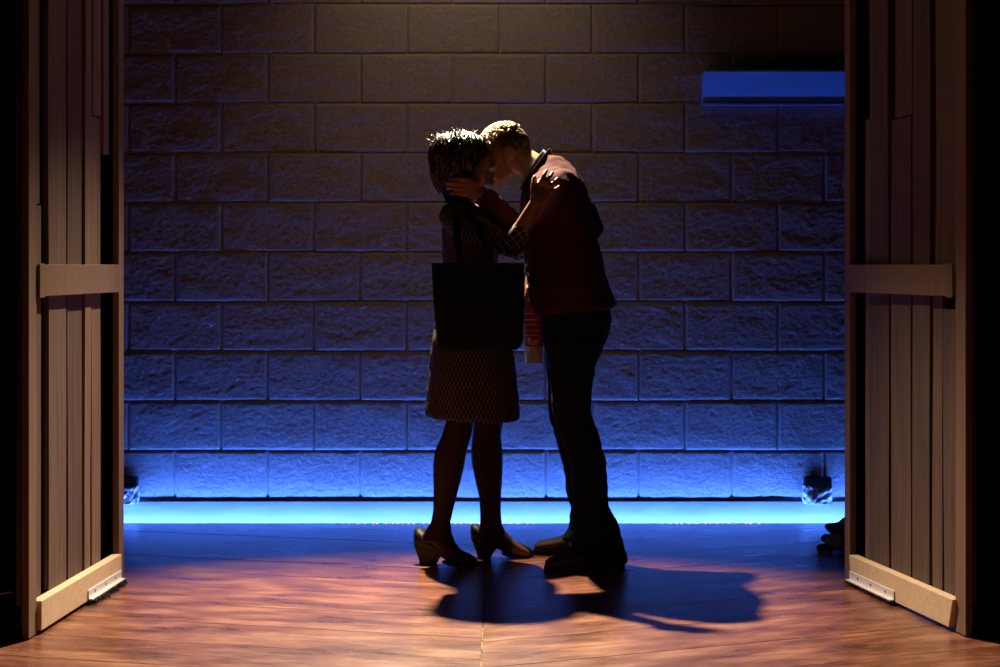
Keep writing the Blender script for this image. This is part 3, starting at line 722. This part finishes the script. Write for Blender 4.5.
# collars
def collar(name, m, path, hgt, th, parent):
    q = MB(); rings = []
    for p, up_, n_ in path:
        rings.append([p-n_*th, p+n_*th, p+n_*th*0.8+up_*hgt, p-n_*th*0.8+up_*hgt])
    q.loft(rings); o = q.build(name, m, parent, bevel=0.0015)
    for v_ in o.data.vertices: v_.co -= mroot.location
    return o
def collar_path(c0, ax, ra, rb, a0, a1, lean):
    ax = ax.normalized(); e1 = Vector((0, 1, 0)); e2 = ax.cross(e1).normalized(); out_ = []
    for k in range(25):
        a = a0+(a1-a0)*k/24; n_ = (e1*math.cos(a)+e2*math.sin(a)).normalized()
        out_.append((c0+e1*ra*math.cos(a)+e2*rb*math.sin(a), (ax+n_*lean).normalized(), n_))
    return out_
axn = (W(522, 158, 7.85)-W(541, 172, 7.85)).normalized()
collar('shirt_collar', M_shirt, collar_path(W(536.5, 169.5, 7.85), axn, 0.070, 0.072, 0.0, 2*PI, 0.10), 0.024, 0.003, jk)
collar('jacket_collar', M_jacket, collar_path(W(540, 172.5, 7.85), axn, 0.074, 0.076, 0.0, 2*PI, 0.55), 0.030, 0.006, jk)
lp = MB(); lp.tube([W(525.5, 183, 7.84), W(522.5, 197, 7.84), W(521.3, 217, 7.84), W(524, 245, 7.84), W(532, 302, 7.84)], [(0.007, 0.020)]*5, up=(1, 0, 0), seg=8)
o = lp.build('zip_edge', M_jacket, jk, smooth=True)
for v_ in o.data.vertices: v_.co -= mroot.location
# jeans
q = MB()
q.slices([(298, 538, 608, 0.145, 7.84), (318, 541, 612, 0.160, 7.84), (334, 543, 609, 0.165, 7.84), (350, 544.5, 602, 0.165, 7.84), (366, 546, 596, 0.155, 7.84)], seg=36)
q.slices([(340, 548, 606, 0.095, 7.76), (370, 551, 594, 0.090, 7.745), (400, 551, 591, 0.083, 7.735), (415, 553, 590.5, 0.078, 7.73), (436, 561, 599.5, 0.073, 7.72), (460, 569, 605.5, 0.072, 7.71), (490, 572, 608, 0.071, 7.71),
          (505, 573, 609, 0.072, 7.71), (517, 574, 615.5, 0.076, 7.715), (535, 573, 621.5, 0.080, 7.72), (550, 570, 625.5, 0.082, 7.74), (559, 568, 628, 0.084, 7.76), (564, 570, 627, 0.080, 7.77)], seg=30)
q.slices([(340, 546, 596, 0.095, 7.93), (370, 546.3, 589, 0.088, 7.945), (395, 548, 586, 0.080, 7.96), (418, 549.6, 585, 0.075, 7.97), (439, 556, 588, 0.071, 7.985), (466, 563.5, 591, 0.068, 8.0), (490, 566.7, 593, 0.068, 8.01),
          (508, 570.5, 595, 0.068, 8.02), (526, 569, 598, 0.070, 8.03), (540, 562, 600, 0.072, 8.04)], seg=30)
q.remeshed('jeans', M_jeans, mroot, 0.007, 3, wob=(0.006, 13))
# shoes
def lace_shoe(heel, toe, parent, lab=None):
    q = MB(); b = Vector((heel.x, heel.y, 0)); t = Vector((toe.x, toe.y, 0)); ax = t-b; L_ = ax.length; ax.normalize(); sd = Vector((-ax.y, ax.x, 0))
    P = lambda u_, v_, z: b+ax*(u_*L_)+sd*v_+Vector((0, 0, z))
    rings = []
    for u_, hw, za, zb_ in ((0.00, 0.016, 0.022, 0.075), (0.03, 0.030, 0.018, 0.092), (0.16, 0.036, 0.018, 0.105), (0.32, 0.037, 0.018, 0.104), (0.46, 0.040, 0.018, 0.088), (0.62, 0.046, 0.018, 0.066), (0.78, 0.047, 0.018, 0.056), (0.90, 0.040, 0.018, 0.052), (0.97, 0.026, 0.018, 0.044), (1.0, 0.012, 0.020, 0.034)):
        rg = []
        for j in range(18):
            a = 2*PI*j/18; ca, sa = math.cos(a), math.sin(a)
            rg.append(P(u_, hw*math.copysign(abs(ca)**0.75, ca), (za+zb_)/2+(zb_-za)/2*math.copysign(abs(sa)**0.85, sa)))
        rings.append(rg)
    q.loft(rings); s = q.build('shoe', M_shoe_m, parent, smooth=True, world=True)
    k = MB(); rings = []
    for u_, hw in ((-0.012, 0.014), (0.02, 0.032), (0.16, 0.040), (0.32, 0.039), (0.46, 0.041), (0.62, 0.049), (0.78, 0.051), (0.90, 0.044), (0.98, 0.028), (1.015, 0.010)):
        rings.append([P(u_, -hw, 0.0), P(u_, hw, 0.0), P(u_, hw, 0.022), P(u_, -hw, 0.022)])
    k.loft(rings); o = k.build('sole', M_sole, s)
    for v_ in o.data.vertices: v_.co -= parent.location
    k = MB()
    for u_, zz in ((0.40, 0.098), (0.47, 0.088), (0.54, 0.079)):
        k.tube([P(u_-0.01, -0.022, zz-0.008), P(u_, 0, zz+0.002), P(u_-0.01, 0.022, zz-0.008)], [0.0028]*3, seg=6)
    o = k.build('lace', M_sole, s, smooth=True)
    for v_ in o.data.vertices: v_.co -= parent.location
lace_shoe(W(621, 561, 2352/300), W(547, 573, 2352/308), mroot)
lace_shoe(W(604, 553, 2352/288), W(535, 555, 2352/290.5), mroot)
# hair: cap of short curls
T, MM, s_, hc = hm
def scalp(az, pol):     # on the skull ellipsoid in head space
    return Vector((-0.012+0.095*math.sin(pol)*math.cos(az), 0.0765*math.sin(pol)*math.sin(az), 0.022+0.086*math.cos(pol)))
def has_hair(p):
    if p.x > 0.045: return p.z > 0.062
    if p.x > -0.002: return p.z > 0.018+0.5*max(0, p.x)
    if p.x > -0.036: return p.z > 0.032
    return p.z > -0.042
cap = MB()
for i in range(420):
    az = random.uniform(0, 2*PI); pol = math.acos(random.uniform(-0.75, 1)); p = scalp(az, pol)
    if has_hair(p): cap.ellipsoid(T(*p), (0.013*s_, 0.013*s_, 0.010*s_), seg=8, rings=6)
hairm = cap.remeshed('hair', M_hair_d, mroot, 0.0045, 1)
lk = MB(); lk2 = MB()
for i in range(1300):
    az = random.uniform(0, 2*PI); pol = math.acos(random.uniform(-0.75, 1)); p = scalp(az, pol)
    if not has_hair(p): continue
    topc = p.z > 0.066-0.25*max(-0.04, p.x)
    n_ = (p-Vector((-0.012, 0, 0.022))).normalized(); tdir = Vector((random.uniform(0.0, 1.2), random.uniform(-1, 1), random.uniform(-0.6, 0.5)))
    tdir = (tdir-n_*tdir.dot(n_)).normalized(); l_ = random.uniform(0.012, 0.028) if topc else random.uniform(0.007, 0.012)
    h_ = 0.011 if topc else 0.003
    pts = [T(*(p+n_*0.004)), T(*(p+n_*(0.004+h_)+tdir*l_*0.4)), T(*(p+n_*(0.004+h_*0.9)+tdir*l_*0.8)), T(*(p+n_*(0.003+h_*0.3)+tdir*l_))]
    r_ = random.uniform(0.0018, 0.0036)
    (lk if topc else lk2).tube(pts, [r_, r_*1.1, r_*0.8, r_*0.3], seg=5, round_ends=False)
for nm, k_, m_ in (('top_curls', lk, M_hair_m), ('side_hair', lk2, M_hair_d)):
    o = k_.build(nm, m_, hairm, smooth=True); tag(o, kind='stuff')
    for v_ in o.data.vertices: v_.co -= mroot.location

# ================================================================== CARRIED THINGS
# black canvas tote on her near shoulder
td = 7.55; tb = W(480, 350, td)
tote = empty('tote_bag', tuple(tb)); tag(tote, 'large black canvas tote bag hanging from the shoulder over the patterned dress', 'bag')
q = MB(); rings = []
for py, xl, xr, h_ in ((350, 442, 516, 0.022), (347, 438.5, 521, 0.034), (340, 437, 523, 0.042), (320, 435, 524, 0.046), (295, 433, 524.5, 0.044), (275, 432, 524, 0.036), (263, 431.5, 524, 0.026)):
    rg = []
    for j in range(40):
        a = 2*PI*j/40; ca, sa = math.cos(a), math.sin(a)
        p = W((xl+xr)/2+(xr-xl)/2*math.copysign(abs(ca)**0.35, ca), py, td); p.y = td+h_*math.copysign(abs(sa)**0.6, sa)+0.006*noise.noise(Vector((p.x*14, 3, p.z*14)))
        rg.append(p)
    rings.append(rg)
q.loft(rings)
q.build('bag_body', M_tote, tote, smooth=False, bevel=0.0, world=True)
for dy in (-0.030, 0.030):
    k = MB(); y = td+dy
    pts = [W(463, 275, y), W(459, 250, y-0.005), W(456, 225, 7.62+dy*0.5), W(457, 209.5, 7.69+dy*0.6), W(466, 209.5, 7.69+dy*0.6), W(478, 228, 7.575+dy*0.5), W(488, 250, y-0.005), W(490, 275, y)]
    k.tube(pts, [(0.013, 0.0025)]*len(pts), up=(0.85, 0, 0.5), seg=8); k.build('strap', M_tote, tote, world=True)
# paper drinks cup
M_red = mat('red_print', (0.50, 0.03, 0.045), 0.4, 0.4); M_white = mat('cup_paper', (0.85, 0.83, 0.80), 0.6, 0.3); M_lid = mat('clear_lid', (0.5, 0.45, 0.43), 0.2, 0.6)
c_b = W(534, 363, 7.985); c_t = W(534.5, 301, 7.985); CH = c_t.z-c_b.z
cup = empty('drinks_cup', tuple(c_b)); tag(cup, 'red and white paper drinks cup with white lettering, held low between the couple', 'cup')
rad = lambda z: 0.0325+0.0105*z/CH
def lathe(pr, seg=36):
    q = MB(); q.loft([[Vector((r_*math.cos(2*PI*j/seg), r_*math.sin(2*PI*j/seg), z)) for j in range(seg)] for r_, z in pr]); return q
z1 = CH*0.27
lathe([(rad(0)-0.002, 0.0), (rad(0), 0.002), (rad(z1), z1), (rad(z1)-0.004, z1+0.001)]).build('paper_base', M_white, cup, smooth=False)
lathe([(rad(z1), z1), (rad(CH), CH), (rad(CH)-0.003, CH+0.001)]).build('printed_sleeve', M_red, cup)
lathe([(rad(CH)+0.003, CH-0.006), (rad(CH)+0.004, CH), (rad(CH)+0.001, CH+0.008), (rad(CH)-0.012, CH+0.011)]).build('lid', M_lid, cup)
for f_, th in ((0.45, 0.0012), (0.53, 0.0016), (0.62, 0.0012), (0.70, 0.0018), (0.80, 0.0012)):
    z = CH*f_; lathe([(rad(z)+0.0002, z-th), (rad(z)+0.0008, z-th), (rad(z)+0.0008, z+th), (rad(z)+0.0002, z+th)]).build('printed_line', M_white, cup)
fc = bpy.data.curves.new('fun', 'FONT'); fc.body = 'fun'; fc.offset = 0.0008; fc.size = 0.040; fc.extrude = 0.0003; fc.align_x = 'CENTER'; fc.resolution_u = 4
fo = bpy.data.objects.new('t', fc); C.objects.link(fo)
dg = bpy.context.evaluated_depsgraph_get(); dg.update()
lm = bpy.data.meshes.new_from_object(fo.evaluated_get(dg)); bpy.data.objects.remove(fo)
zt_ = CH*0.30
for v_ in lm.vertices:
    x, y, z = v_.co; r_ = rad(zt_+y)+0.0008+z; a = x/0.036-PI/2-0.05
    v_.co = (r_*math.cos(a), r_*math.sin(a), zt_+y)
lm.materials.clear(); link('lettering', lm, M_white, cup)
